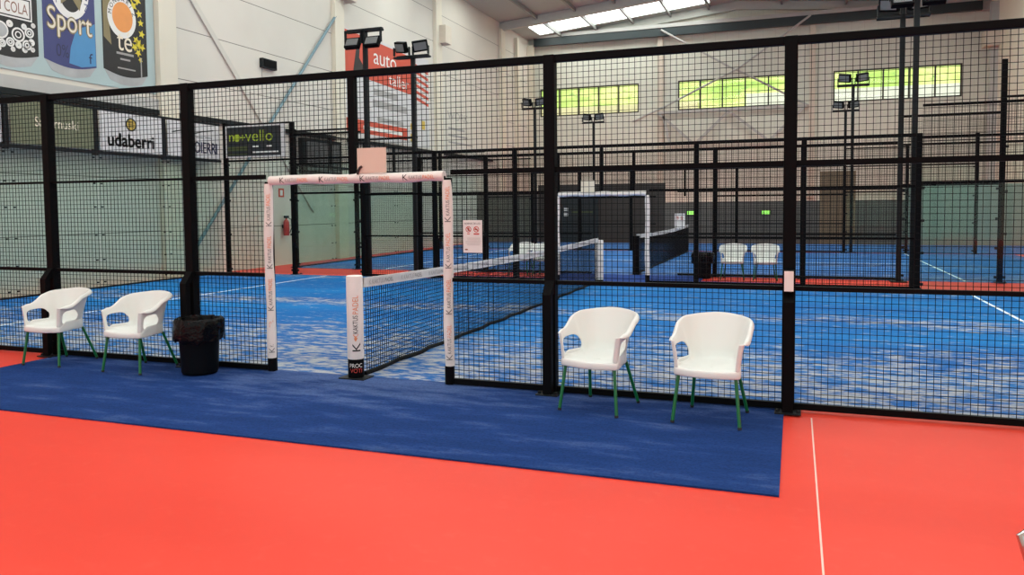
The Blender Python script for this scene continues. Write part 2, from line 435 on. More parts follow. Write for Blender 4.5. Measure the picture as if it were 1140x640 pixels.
# portal rafters
COLS = [8.4, 16.0, 23.7, 31.45]
for y in COLS + [YF-.14]:
    mb = MB(); d = .42
    for xa, xb in ((XL, RX), (RX, XR)):
        mb.add([(xa,y-.11,roofz(xa)-d),(xb,y-.11,roofz(xb)-d),(xb,y+.11,roofz(xb)-d),(xa,y+.11,roofz(xa)-d),
                (xa,y-.11,roofz(xa)-.01),(xb,y-.11,roofz(xb)-.01),(xb,y+.11,roofz(xb)-.01),(xa,y+.11,roofz(xa)-.01)],
               [(0,3,2,1),(4,5,6,7),(0,1,5,4),(1,2,6,5),(2,3,7,6),(3,0,4,7)])
    struct(mb.build('beam', M['rafter']), 'grey portal rafter')
for i, y in enumerate(COLS):
    struct(MB().box((XL, y-.28, 0), (XL+.16, y+.28, EAVE-.35)).build('column', M['cream'], bevel=.01), 'cream wall column')
    if i in (1, 2):
        z = 8.55 if i == 1 else 8.6
        struct(MB().box((XL, y+.02, z), (XL+.45, y+.62, z+.75)).build('column', M['corbel'], bevel=.01), 'beige corbel block on wall column')
struct(MB().box((XL, 33.5, 0), (XL+.2, 33.8, EAVE-.35)).build('column', M['cream']))
struct(MB().box((XL, YF-.5, 0), (XL+.35, YF-.2, EAVE-.35)).build('column', M['cream']))
struct(MB().box((XR-.3, 34.4, 0), (XR, 34.8, EAVE-.35)).build('column', M['truss']))
struct(MB().box((XR-.6, 34.0, fz(8.35)), (XR, 34.8, fz(9.0))).build('column', M['corbel'], bevel=.01))
# far wall columns, crane beam, braces, lattice truss
for x in (-2.5, 4.76):
    x = fx(x); struct(MB().box((x-.14, YF-.22, 2), (x+.14, YF-.02, roofz(x)-.45)).build('column', M['corbel']))
struct(MB().box((-9.9, YF-.5, fz(10.22)), (XR-.4, YF-.25, fz(10.62))).build('beam', M['teal_dark']), 'dark beam along the far gable')
struct(MB().box((-9.9, YF-.55, fz(10.62)), (XR-.4, YF-.2, fz(10.8))).build('beam', M['truss']))
def fp(x, z, d=.3): return (fx(x), YF-d, fz(z))
struct(MB().tube([fp(-2.4, 10.5, .6), fp(.9, 8.5), fp(1.3, 8.3), fp(4.6, 6.4)], .055, 8).build('beam', M['truss']))
struct(MB().tube([fp(4.65, 10.6, .6), fp(1.4, 8.4, .36), fp(-2.1, 6.75, .36), fp(-3.9, 6.0, .36)], .055, 8).build('beam', M['truss']))
tr = MB()
tr.bar(fp(-2.6, 6.36, .45), fp(4.5, 6.38, .45), .16, .16)
for a, b_ in (((-2.55, 6.36), (-.9, 4.86)), ((-.6, 4.86), (.92, 6.3)), ((.92, 6.3), (2.7, 4.86)), ((2.9, 4.86), (4.4, 6.3)), ((-2.3, 6.2), (-2.0, 4.9))):
    tr.bar(fp(*a, .45), fp(*b_, .45), .12, .13)
tr.bar(fp(-2.0, 4.82, .45), fp(3.4, 4.82, .45), .12, .12)
struct(tr.build('beam', M['truss']), 'pale lattice truss below the far windows')
# wall brace pipes and long pipe on left wall
struct(MB().tube([(XL+.12, 8.95, .5), (XL+.12, 12.45, 4.34), (XL+.12, 15.8, 7.95)], .045, 8).build('beam', M['teal']), 'blue diagonal brace pipe on left wall')
struct(MB().bar((XL+.025, 9.0, 7.36), (XL+.025, 14.5, 1.6), .15, .05, (1,0,0)).build('beam', mat('pale_brace_paint', (.60, .565, .51), .7)))
struct(MB().box((XL, 2, 3.93), (XL+.1, 30, 4.05)).build('trim_2', M['darkgrey']), 'dark rail along the left wall')
struct(MB().box((XL, 2, 4.05), (XL+.08, 8.9, 4.3)).build('trim_3', M['truss']))
# partition across the far end
struct(MB().box((-7.2, 28, 0), (-1.35, 28.15, 2.66)).build('wall_partition', M['dark_panel']), 'dark brown partition')
struct(MB().box((-1.35, 28, 0), (8.2, 28.15, 1.8)).build('wall_partition', M['grey_panel']), 'dark grey low partition')
struct(MB().box((XL, 28, 0), (-7.2, 28.15, 2.3)).build('wall_partition', M['grey_panel']))
struct(MB().box((8.2, 28, 0), (XR, 28.15, 2.4)).build('wall_partition', mat('grey_green_panel', (.25, .27, .252), .6, 0, .3, .12, .8)))
struct(MB().box((5.0, 27.93, 0), (6.35, 27.99, 3.0)).build('door_1', M['wood']), 'tan door panel')

# ------------------------------------------------------------------ court floors
def court_floor(label, x0, x1, y0, y1, m, cx):
    t = thing('court_turf', label, 'turf', (cx, (y0+y1)/2, 0))
    MB().box((x0, y0, .0005), (x1, y1, .012)).build('turf', m, t)
    for sx in (-1, 1):
        MB().box((cx+sx*6.95-.025, y0+.1, .012), (cx+sx*6.95+.025, y1-.1, .0135)).build('line', M['white_line'], t, 'white painted service line')
    if y0 > 5: MB().box((cx-6.9, (y0+y1)/2-.025, .012), (cx+6.9, (y0+y1)/2+.025, .0135)).build('line', M['white_line'], t, 'white painted centre line')
    return t
court_floor('bright blue sanded turf of the front padel court', -9.93, 10.2, .06, 10.0, M['turf_front'], .1)
court_floor('blue turf of the second padel court behind the red aisle', -9.25, 10.6, 12.0, 22.0, M['turf_back'], .5)
tag(MB().box((-9.9, 22.3, .0005), (XR-.4, 27.9, .012)).build('court_turf', M['turf_back']), 'blue turf beyond the second court, below the dark partition', 'turf')
tag(MB().box((-3.92, -2.005, .0005), (3.97, .055, .012)).build('carpet', M['carpet']), 'navy blue carpet on the red floor in front of the gate', 'carpet')
tag(MB().box((-4.0, 10.02, .0005), (4.15, 10.75, .012)).build('carpet', M['corridor_carpet']), 'narrow blue carpet strip behind the front court in the red aisle', 'carpet')
tag(MB().box((-1.5, 10.77, .0005), (2.1, 11.97, .012)).build('carpet', M['corridor_carpet']), 'blue carpet patch before the gate of the second court', 'carpet')

# ------------------------------------------------------------------ fences
WR = .0042
def wires(mb, x0, x1, z0, z1, Y, step=.05, w=WR):
    n = max(1, round((x1-x0)/step)); h = w/2
    for k in range(1, n):
        x = x0+(x1-x0)*k/n
        mb.add([(x-h,Y-h,z0),(x+h,Y-h,z0),(x+h,Y+h,z0),(x-h,Y+h,z0),(x-h,Y-h,z1),(x+h,Y-h,z1),(x+h,Y+h,z1),(x-h,Y+h,z1)],
               [(0,1,5,4),(1,2,6,5),(2,3,7,6),(3,0,4,7)])
    n = max(1, round((z1-z0)/step))
    for k in range(1, n):
        z = z0+(z1-z0)*k/n; Y2 = Y+w
        mb.add([(x0,Y2-h,z-h),(x0,Y2+h,z-h),(x0,Y2+h,z+h),(x0,Y2-h,z+h),(x1,Y2-h,z-h),(x1,Y2+h,z-h),(x1,Y2+h,z+h),(x1,Y2-h,z+h)],
               [(0,1,5,4),(1,2,6,5),(2,3,7,6),(3,0,4,7)])
    return mb
def wiresY(mb, y0, y1, z0, z1, X, step=.05, w=WR):
    t = MB(); wires(t, y0, y1, z0, z1, 0, step, w)
    return mb.add([(X+p.y, p.x, p.z) for p in t.v], t.f)

def clamp_pair(mb, x, Y, z):
    for d in (-.06, .06): mb.box((x+d-.025, Y-.02, z-.02), (x+d+.025, Y+.02, z+.02))

def side_wall(label, Y, P, out, gate, tall=(4.0, 4.0), detail=True, thin_rails=()):
    """P: eleven X positions from end to end; P[5] is the gate middle. out = -1/+1: the side the braces stand on"""
    t = thing('court_fence', label, 'fence', (P[5], Y, 0))
    H = 3.0
    x0, x1 = P[2], P[8]
    pw = .05
    zb = .012 if detail else .012
    for i in range(11):
        x = P[i]
        if i == 5: continue
        top = H if 2 <= i <= 8 else (3.55 if i in (1, 9) else 3.9)
        if i == 1: top = tall[0]
        if i == 9: top = tall[1]
        mb = MB().box((x-pw, Y-pw, 0), (x+pw, Y+pw, top))
        p = mb.build('post', M['black'], t, bevel=.006)
        if 2 <= i <= 8:
            br = MB(); a, b_ = sorted((Y+out*.085, Y+out*.15))
            br.box((x-.04, a, .01), (x+.04, b_, .9))
            ya, yb = Y+out*.05, Y+out*.15
            br.add([(x-.04,yb,.9),(x+.04,yb,.9),(x+.04,ya,.9),(x-.04,ya,.9),(x-.04,ya,1.02),(x+.04,ya,1.02)],
                   [(0,1,2,3),(0,4,5,1),(0,3,4),(1,5,2),(2,5,4,3)])
            for z in (.12, .5): br.box((x-.03, min(Y+out*.05, Y+out*.09), z), (x+.03, max(Y+out*.05, Y+out*.09), z+.06))
            br.build('brace', M['black'], p)
        bp = MB().box((x-.10, Y-.07 if out > 0 else Y-.18, .012), (x+.10, Y+.18 if out > 0 else Y+.07, .022))
        for sx in (-.078, .078): bp.lathe([(.014, .012), (.014, .04), (.006, .045)], (x+sx, Y+out*.13, .0), 6)
        bp.build('base_plate', M['darkgrey'], p)
    # top rail over the mesh part
    MB().box((x0, Y-.032, H-.065), (x1, Y+.032, H)).build('top_rail', M['black'], t, bevel=.006)
    g0, g1 = P[5]-1.0, P[5]+1.0
    st = MB().box((P[5]-.035, Y-.035, 2.0), (P[5]+.035, Y+.035, H-.065)).build('post', M['black'], t, 'short black post above the gate')
    def railX(a, b_, z, h): MB().box((a, Y-.022, z-h/2), (b_, Y+.022, z+h/2)).build('rail', M['black'], t)
    for i in range(2, 8):
        a, b_ = P[i]+pw, P[i+1]-pw
        if i == 4: b_ = g0-.04
        if i == 5: a = g1+.04
        railX(a, b_, .045, .05)
        railX(a, b_, 1.0, .036)
        railX(a, b_, 2.0, .024 if i in thin_rails else .046)
        mb = MB()
        if i in (4, 5):
            wires(mb, a, b_, .05, 2.0, Y)
            if i == 4: wires(mb, P[4]+pw, P[5]-.035, 2.0, H-.06, Y)
            else: wires(mb, P[5]+.035, P[6]-pw, 2.0, H-.06, Y)
        else: wires(mb, a, b_, .05, H-.06, Y)
        mb.build('wire_mesh', M['wire'], t)
    # glazed corner bays with mesh above
    for i, gh, mh in ((0, 2.92, 3.84), (1, 2.06, 3.52), (8, 2.06, 3.52), (9, 2.92, 3.84)):
        a, b_ = P[i]+pw, P[i+1]-pw
        MB().box((a+.015, Y-.006, .03), (b_-.015, Y+.006, gh-.03)).build('glass_panel', M['glass'], t)
        cl = MB()
        for z in (.12, gh*.35, gh*.65, gh-.1):
            for x in (a+.02, b_-.02): cl.box((x-.035, Y-.02, z-.025), (x+.035, Y+.02, z+.025))
        cl.build('glass_clamp', M['darkgrey'], t, kind='stuff')
        railX(a, b_, gh, .05); railX(a, b_, mh, .045)
        if gh < 2.5: railX(a, b_, 2.92, .04)
        wires(MB(), a, b_, gh+.02, mh-.02, Y).build('wire_mesh', M['wire'], t)
    return t

P1 = [-10, -8, -6, -4, -2, 0, 2, 4, 6, 8, 10]
side_wall('tall black mesh fence of the front court, nearest, behind the white chairs', 0.0, P1, -1, True, (3.5, 3.5), thin_rails=(2, 3))
P2 = [-9.9, -7.85, -5.85, -3.92, -1.92, .08, 2.1, 4.2, 6.25, 8.2, 10.2]
side_wall('black mesh fence along the far side of the front court, before the red aisle', 10.02, P2, 1, True, (3.85, 3.85))
P3 = [-9.2, -7.22, -5.3, -3.42, -1.5, .4, 2.3, 4.2, 6.15, 8.05, 10.05]
side_wall('black mesh fence of the second court behind the far white chairs', 12.0, P3, -1, True, (3.55, 4.6))
P4 = [-9.4, -7.4, -5.5, -3.6, -1.65, .3, 2.1, 3.9, 5.6, 7.5, 9.5]
side_wall('black mesh fence furthest back, at the far side of the second court', 22.0, P4, 1, True, (3.6, 3.6))

def end_wall(label, X, ys, post_first=True):
    t = thing('glass_end_wall', label, 'glass wall', (X, (ys[0]+ys[-1])/2, 0))
    for i in range(len(ys)-1):
        a, b_ = ys[i]+.012, ys[i+1]-.012
        if i == len(ys)-2: b_ = ys[i+1]-.07
        MB().box((X-.006, a, .04), (X+.006, b_, 2.9)).build('glass_panel', M['glass'], t)
        wiresY(MB(), a, b_, 2.95, 3.82, X-.03).build('wire_mesh', M['wire'], t)
        if i:
            MB().box((X-.09, ys[i]-.05, 2.86), (X-.02, ys[i]+.05, 3.85)).build('post', M['darkgrey'], t)
            cl = MB()
            for z in (.14, .62, 1.15, 1.75, 2.25, 2.8):
                for d in (-.09, .09): cl.box((X-.015, ys[i]+d-.017, z-.015), (X+.015, ys[i]+d+.017, z+.015))
            cl.build('glass_clamp', M['darkgrey'], t, kind='stuff')
    MB().box((X-.05, ys[0], 3.82), (X+.0, ys[-1]-.07, 3.87)).build('top_rail', M['darkgrey'], t)
    MB().box((X-.05, ys[0], 2.88), (X+.02, ys[-1]-.07, 2.95)).build('rail', M['darkgrey'], t)
    MB().box((X-.03, ys[0], .0125), (X+.03, ys[-1]-.07, .045)).build('rail', M['darkgrey'], t)
    return t
end_wall('pale green glass end wall of the front court at left', -9.95, [.1, 2.05, 4.05, 6.06, 7.98, 9.95])
end_wall('glass end wall of the second court, beyond the red aisle at left', -9.25, [12.1, 14, 16, 18, 20, 21.95])

# ------------------------------------------------------------------ padded gate frames
def gate_frame(label, X, Y, top, r, detail=True, cat='gate frame'):
    t = thing('gate_frame', label, cat, (X, Y, 0))
    for s, zb in ((-1, .15), (1, .19)):
        x = X+s*1.0
        core = MB().box((x-.03, Y-.02, .012), (x+.03, Y+.035, top-.03)).build('gate_post', M['black'], t)
        n = 26; pts = []; rs = []
        for k in range(n):
            z = zb + (top-.05-zb)*k/(n-1)
            pts.append((x + .006*math.sin(z*5+s), Y-.012 + .004*math.cos(z*7), z)); rs.append(r*(1+.05*math.sin(z*11+s*2)))
        rs[-1] *= .85
        MB().tube(pts, rs, 16).build('padding', M['pad'], core, 'white printed foam padding')
        MB().tube([(x, Y-.012, .02), (x, Y-.012, zb)], r*.98, 16).build('padding', M['black'], core, 'black foam padding at the foot')
        if detail:
            mb = MB(); mo = MB()
            fa = math.atan2(-6.6-Y, 4.0-x)
            def mp(u, v, w):
                a = fa - v/r; rr = r*1.06+.002
                return (x+rr*math.cos(a), Y-.012+rr*math.sin(a), u)
            q = zb+.06
            while q < top-.4:
                mb.text('K', (q, -.026, q+.05, .026), mp, 0, 5)
                mb.text('KAKTUS', (q+.06, -.016, q+.2, .016), mp, 0, 4)
                mo.text('PADEL', (q+.21, -.018, q+.33, .018), mp, 0, 4)
                q += .43
            mb.build('lettering', M['inkgrey'], core); mo.build('lettering', M['orange'], core)
    bar = MB().box((X-.97, Y-.02, top-.05), (X+.97, Y+.02, top)).build('crossbar', M['black'], t)
    n = 40; pts = []; rs = []
    for k in range(n):
        x = X-.97+1.94*k/(n-1)
        pts.append((x, Y-.01, top-.015+.004*math.sin(x*9))); rs.append(r*1.02*(1+.06*math.sin(x*14)))
    MB().tube(pts, rs, 16).build('padding', M['pad'], bar, 'white printed foam padding')
    if detail:
        mb = MB(); mo = MB(); mg = MB()
        def mp(u, v, w):
            a = v/r; rr = r*1.12
            return (u, Y-.01-rr*math.cos(a), top-.015+rr*math.sin(a))
        for q in (-.82, -.36, .1, .56):
            mb.text('K', (X+q, -.03, X+q+.05, .02), mp, 0, 5)
            mg.text('KAKTUS', (X+q+.065, -.022, X+q+.2, .012), mp, 0, 4); mo.text('PADEL', (X+q+.21, -.022, X+q+.33, .012), mp, 0, 4)
        mb.build('lettering', M['ink'], bar); mg.build('lettering', M['inkpale'], bar); mo.build('lettering', M['orange'], bar)
    return t
gate_frame('white padded gate frame of the near fence, around the net post', 0.0, 0.0, 1.98, .046)
gate_frame('smaller looking white padded gate frame across the court, in the far fence', 0.08, 10.02, 1.95, .05, False)
# pale boards above the gates
o = MB().box((.07, -.05, 2.01), (.38, -.035, 2.25)).build('board', M['pale_board']); tag(o, 'blank pale salmon board standing on the near white gate bar', 'board')
hk = MB().tube([(.075, -.055, 2.0), (.085, -.06, 2.03), (.1, -.06, 2.06), (.125, -.06, 2.075)], .012, 8).build('hook', M['ink'], o)
o = MB().box((-.36, 9.94, 1.965), (-.05, 9.955, 2.23)).build('board', M['cream_print']); tag(o, 'blank pale board on the far white gate bar', 'board')

# ------------------------------------------------------------------ nets
def net(label, X, y0, y1, detail):
    t = thing('padel_net', label, 'net', (X, (y0+y1)/2, 0))
    mb = MB(); n = int((y1-y0)/.045)
    ztop = lambda y: .84 + .05*((2*(y-y0)/(y1-y0)-1)**2)
    w = .0028
    for k in range(1, n):
        y = y0+(y1-y0)*k/n; zt = ztop(y)
        mb.add([(X-w,y-w,.02),(X+w,y-w,.02),(X+w,y+w,.02),(X-w,y+w,.02),(X-w,y-w,zt),(X+w,y-w,zt),(X+w,y+w,zt),(X-w,y+w,zt)],[(0,1,5,4),(1,2,6,5),(2,3,7,6),(3,0,4,7)])
    for j in range(19):
        z = .03+.045*j
        mb.add([(X-w,y0,z-w),(X+w,y0,z-w),(X+w,y0,z+w),(X-w,y0,z+w),(X-w,y1,z-w),(X+w,y1,z-w),(X+w,y1,z+w),(X-w,y1,z+w)],[(0,1,5,4),(1,2,6,5),(2,3,7,6),(3,0,4,7)])
    mb.build('net_mesh', M['wire'], t, kind='stuff')
    bd = MB(); N = 40
    for k in range(N):
        a, b_ = y0+(y1-y0)*k/N, y0+(y1-y0)*(k+1)/N
        za, zb = ztop(a), ztop(b_); h = .095
        for q in ((-.009, 1), (.009, -1)):
            pass
        bd.add([(X-.009,a,za),(X+.009,a,za),(X+.009,a,za+h),(X-.009,a,za+h),(X-.009,b_,zb),(X+.009,b_,zb),(X+.009,b_,zb+h),(X-.009,b_,zb+h)],
               [(0,1,5,4),(1,2,6,5),(2,3,7,6),(3,0,4,7)])
    bd.build('net_band', M['band'], t, 'white printed tape along the top')
    MB().tube([(X+.02*math.sin(k*1.7), y0+(y1-y0)*k/40, .03+.006*math.sin(k*2.3)) for k in range(41)], .024, 8).build('bottom_hem', M['wire'], t)
    if detail:
        mg = MB(); mo = MB(); y = y0+.1
        mp = lambda u, v, w: (X+.011, u, ztop(u)+v)
        while y < y1-.6:
            mg.text('K KAKTUS', (y, .022, y+.3, .07), mp); mo.text('PADEL', (y+.32, .025, y+.5, .068), mp); y += .68
        mg.build('lettering', M['inkpale'], t); mo.build('lettering', M['inkgrey'], t)
    return t
net('black tennis style net with white top tape across the front court', 0.02, .1, 9.93, True)
net('black net of the second court, behind the far gate frame', .45, 12.1, 21.9, False)

def net_post(label, X, Y, r, z0, h, detail):
    t = thing('net_post', label, 'post', (X, Y, 0))
    MB().box((X-.14, Y-.1, .012), (X+.14, Y+.1, .022)).build('base_plate', M['darkgrey'], t)
    MB().lathe([(r*.97, .022), (r*1.0, .03), (r*1.0, z0)], (X, Y, 0), 32).build('padding', M['black'], t, 'black printed lower sleeve')
    MB().lathe([(r*1.0, z0), (r*1.03, z0+.01), (r*1.03, h-.02), (r*.99, h-.004), (r*.9, h)], (X, Y, 0), 32).build('padding', M['pad'], t, 'white printed sleeve')
    if detail:
        fa = math.atan2(-6.64-Y, 4.04-X)
        def up(u, v, w):
            a = fa - v/r; rr = r*1.03+.002; return (X+rr*math.cos(a), Y+rr*math.sin(a), u)
        def lev(u, v, w):
            a = fa + u/r; rr = r+.003; return (X+rr*math.cos(a), Y+rr*math.sin(a), v)
        MB().text('K', (.285, -.045, .37, .03), up, 0, 8).text('KAKTUS', (.46, -.024, .635, .022), up, 0, 6).build('lettering', M['ink'], t)
        MB().text('PADEL', (.65, -.03, .83, .022), up, 0, 6).build('lettering', M['orange'], t)
        lg = MB()
        for k in range(2):
            z = .385+.035*k; s = .03 if k else .02
            lg.poly([(z, -s*.2), (z+.03, -s), (z+.036, 0), (z+.03, s*.8), (z, s*.2)], up, 0)
        lg.build('emblem', M['orange'], t)
        MB().text('PROC', (-.062, .125, .062, .165), lev, 0).build('lettering', M['white_print'], t)
        MB().text('VOTI', (-.058, .075, .058, .115), lev, 0).build('lettering', M['red_print'], t)
        MB().text('K', (.3, -.112, .36, -.085), up, 0, 5).build('lettering', M['ink'], t)
    return t
net_post('white padded round net post with black foot in the near gate', 0.0, -.03, .078, .205, 1.02, True)
net_post('white padded net post across the court in the far gate', .03, 10.0, .085, .07, .93, False)
t = thing('net_post', 'plain black net post of the second court, behind the far gate', 'post', (.45, 12.05, 0))
MB().box((.37, 11.98, .012), (.53, 12.1, .95)).build('upright', M['black'], t, bevel=.01)
MB().box((.3, 11.93, .0), (.6, 12.15, .014)).build('base_plate', M['darkgrey'], t)

# ------------------------------------------------------------------ chairs
def chair_shell():
    NU, NV = 132, 30
    SU = .26
    def path(u, wf, wm, F, ym, B, n):
        """u in 0..1: left arm tip -> round the back -> right arm tip"""
        d = min(u, 1-u); sg = -1 if u < .5 else 1
        if d < SU:
            k = d/SU; return (sg*(wf+(wm-wf)*k*k*(2-k)), -F+(ym+F)*k)
        a = PI/2*(d-SU)/(.5-SU)
        return (sg*wm*max(0, math.cos(a))**(2/n), ym+(B-ym)*math.sin(a)**(2/n))
    TOP = (.268, .270, .240, .02, .272, 2.25); BOT = (.242, .188, .236, .02, .185, 2.6)
    def sst(x): x = max(0, min(1, x)); return x*x*(3-2*x)
    def ztop(u):
        d = min(u, 1-u)
        return .630 + .012*sst(d/.08) + .020*d/.3 + .105*sst((d-.10)/.25) + .012*sst((d-.34)/.16)
    ZS = .425
    def wall(u, v):
        bx, by = path(u, *BOT); tx, ty = path(u, *TOP)
        e = v**1.55; h = ztop(u)-ZS; fr = min(1, v*h/.075)
        q = .80+.20*math.sqrt(max(0, 1-(1-fr)**2))            # wide fillet into the seat
        d = min(u, 1-u); q = q + (1-q)*(1-sst(d/.10))
        x = bx*q; y = -.03+(by+.03)*q
        return Vector((x+(tx-bx)*e, y+(ty-by)*e, ZS+h*v))
    us = [i/(NU-1) for i in range(NU)]; vs_ = [j/(NV-1) for j in range(NV)]
    # armrest openings: level set in (s, v)
    def g(u, v):
        d = min(u, 1-u)
        s = (d-.036)/.232; q = (v-.10)/.62                     # 0..1 inside the frame of the opening
        a = abs(2*s-1)**4.5 + abs(2*q-1)**4.5 - 1
        b = max(0, s)**2.2 + max(0, q)**2.6 - 1.08             # upper rear corner sweeps down
        return max(a, b)
    verts = []; faces = []; pin = {}
    def snap(u, v):
        for _ in range(12):
            e = 1e-4; g0 = g(u, v); gu = (g(u+e, v)-g0)/e; gv = (g(u, v+e)-g0)/e; n2 = gu*gu*1.0+gv*gv
            if n2 < 1e-9: break
            st = max(-.02, min(.02, -g0/ max(n2, 1e-6)*1.0))
            u += gu*(-g0)/n2*.6; v += gv*(-g0)/n2*.6
        return u, v
    keep = []
    for i in range(NU-1):
        for j in range(NV-1):
            uc, vc = (us[i]+us[i+1])/2, (vs_[j]+vs_[j+1])/2
            if g(uc, vc) > 0: keep.append((i, j))
    ks = set(keep); use = {}
    for i, j in keep:
        for p in ((i,j),(i+1,j),(i+1,j+1),(i,j+1)): use[p] = use.get(p, 0)+1
    idx = {}
    def vid(i, j):
        if (i, j) not in idx:
            u, v = us[i], vs_[j]
            inner = 0 < i < NU-1 and 0 < j < NV-1
            if inner and use[(i, j)] < 4: u, v = snap(u, v)
            idx[(i, j)] = len(verts); verts.append(wall(u, v))
        return idx[(i, j)]
    for i, j in keep: faces.append((vid(i,j), vid(i+1,j), vid(i+1,j+1), vid(i,j+1)))
    # rolled rim
    prev = [vid(i, NV-1) for i in range(NU)]
    for dn, dz in ((.011, .0), (.021, -.008), (.027, -.020), (.029, -.034)):
        row = []
        for i, u in enumerate(us):
            p = wall(u, 1); c = Vector((0, -.02, p.z)); o = (p-c); o.z = 0
            nrm = Vector((path(min(1, u+.004), *TOP)[1]-path(max(0, u-.004), *TOP)[1],
                          -(path(min(1, u+.004), *TOP)[0]-path(max(0, u-.004), *TOP)[0]), 0)).normalized()
            if nrm.dot(o) < 0: nrm = -nrm
            tp = .25+.75*sst(min(u, 1-u)/.07)
            q = p + nrm*dn*tp + Vector((0, 0, dz*tp)); row.append(len(verts)); verts.append(q)
        for i in range(NU-1): faces.append((prev[i], prev[i+1], row[i+1], row[i]))
        prev = row
    # front columns of the arms turn inward a little
    for side, i in ((1, 0), (-1, NU-1)):
        col = [vid(i, j) for j in range(NV)]; prevc = col
        for dx, dy in ((side*.012, -.010), (side*.030, -.013)):
            row = []
            for j in range(NV):
                p = verts[col[j]].copy(); row.append(len(verts)); verts.append(p + Vector((dx*(1-.0*j), dy, 0)))
            for j in range(NV-1):
                f = (prevc[j], prevc[j+1], row[j+1], row[j]) if side > 0 else (prevc[j+1], prevc[j], row[j], row[j+1])
                faces.append(f)
            prevc = row
    # seat: rings from the foot of the wall to the middle
    loop = [vid(i, 0) for i in range(NU)]
    nf = 26
    fx_ = []
    for k in range(1, nf):
        a = k/nf; x = .242-2*.242*a; y = -.236-.042*math.sin(PI*a)**.6
        fx_.append(len(verts)); verts.append(Vector((x, y, ZS-.006*math.sin(PI*a))))
    loop = loop + fx_; L = len(loop); prev = loop
    for k in range(1, 11):
        s = 1-k/10.0; row = []
        for q in loop:
            p = verts[q]; dz = -.024*(1-s*s)
            if s == 0: s = .02
            row.append(len(verts)); verts.append(Vector((p.x*s, -.03+(p.y+.03)*s, p.z*1+dz)))
        for i in range(L): faces.append((prev[i], row[i], row[(i+1) % L], prev[(i+1) % L]))
        prev = row
    faces.append(tuple(prev))
    # apron: hangs from the outline of the seat, outside the fillet
    prev = []
    for i, u in enumerate(us):
        x, y = path(u, *BOT); d = min(u, 1-u)
        prev.append(len(verts)); verts.append(Vector((x*1.004, y*1.004, ZS+.055*sst(d/.10))))
    for q in fx_: prev.append(q)
    for (sc_, z) in ((1.014, ZS-.012), (1.016, ZS-.048), (1.0, ZS-.056)):
        row = []
        for i, q in enumerate(loop):
            x, y = path(us[i], *BOT) if i < NU else (verts[q].x, verts[q].y)
            row.append(len(verts)); verts.append(Vector((x*sc_, -.03+(y+.03)*sc_, z-(.006*math.sin(PI*(i-NU+1)/nf) if i >= NU else 0))))
        for i in range(L): faces.append((prev[(i+1) % L], row[(i+1) % L], row[i], prev[i]))
        prev = row
    return verts, faces
def make_chair(label, group):
    t = thing('armchair', label, 'chair', (0,0,0), group)
    mb = MB(); v, f = chair_shell(); mb.add(v, f)
    o = mb.build('shell', M['white_plastic'], t, smooth=False)
    bm = bmesh.new(); bm.from_mesh(o.data); bmesh.ops.remove_doubles(bm, verts=bm.verts, dist=1e-5); bmesh.ops.recalc_face_normals(bm, faces=bm.faces)
    for q in bm.faces: q.smooth = True
    bm.to_mesh(o.data); bm.free()
    sm = o.modifiers.new('solid', 'SOLIDIFY'); sm.thickness = .009; sm.offset = 0
    ss = o.modifiers.new('sub', 'SUBSURF'); ss.levels = 1; ss.render_levels = 1
    for sx in (-1, 1):
        for top, bot in (((.213, -.222, .378), (.252, -.268, 0)), ((.165, .125, .378), (.222, .262, 0))):
            a = Vector((sx*top[0], top[1], top[2])); b_ = Vector((sx*bot[0], bot[1], bot[2]+.0))
            lg = MB().tube([a, a.lerp(b_, .5), b_ + (a-b_)*.03], .0135, 14).build('leg', M['green_paint'], t)
            MB().tube([b_ + (a-b_)*.05, b_ + (a-b_)*.004], [.0155, .0155], 12).build('foot_cap', M['ink'], lg)
    return t
CZ = .0165
A = 'white armchairs with green legs before the near fence'
ch = make_chair('white plastic armchair with green legs, third from left, beside tall fence post right of gate', A)
ch.location = (2.545, -.385, CZ); ch.rotation_euler = (0, 0, math.radians(-11))
dup(ch, (3.45, -.45, CZ), math.radians(-6), 'white plastic armchair with green legs nearest the carpet end at right', A)
dup(ch, (-3.535, -.325, CZ), math.radians(2), 'white plastic armchair with green legs furthest left on the blue carpet', A)
dup(ch, (-2.385, -.345, CZ), math.radians(-1), 'white plastic armchair with green legs beside the black bin', A)
B = 'white armchairs in the red aisle behind the front court'
for x, y, r, l in ((2.74, 11.55, 0, 'small distant white chair in the red aisle next to the dark bin'),
                   (3.43, 11.55, 2, 'small distant white chair in the red aisle, rightmost of the far chairs'),
                   (-2.28, 11.5, -3, 'small distant white chair seen over the net tape left of the thick fence post'),
                   (-1.68, 11.5, 2, 'small distant white chair half hidden by the thick fence post')):
    dup(ch, (x, y, CZ*0), math.radians(r), l, B)

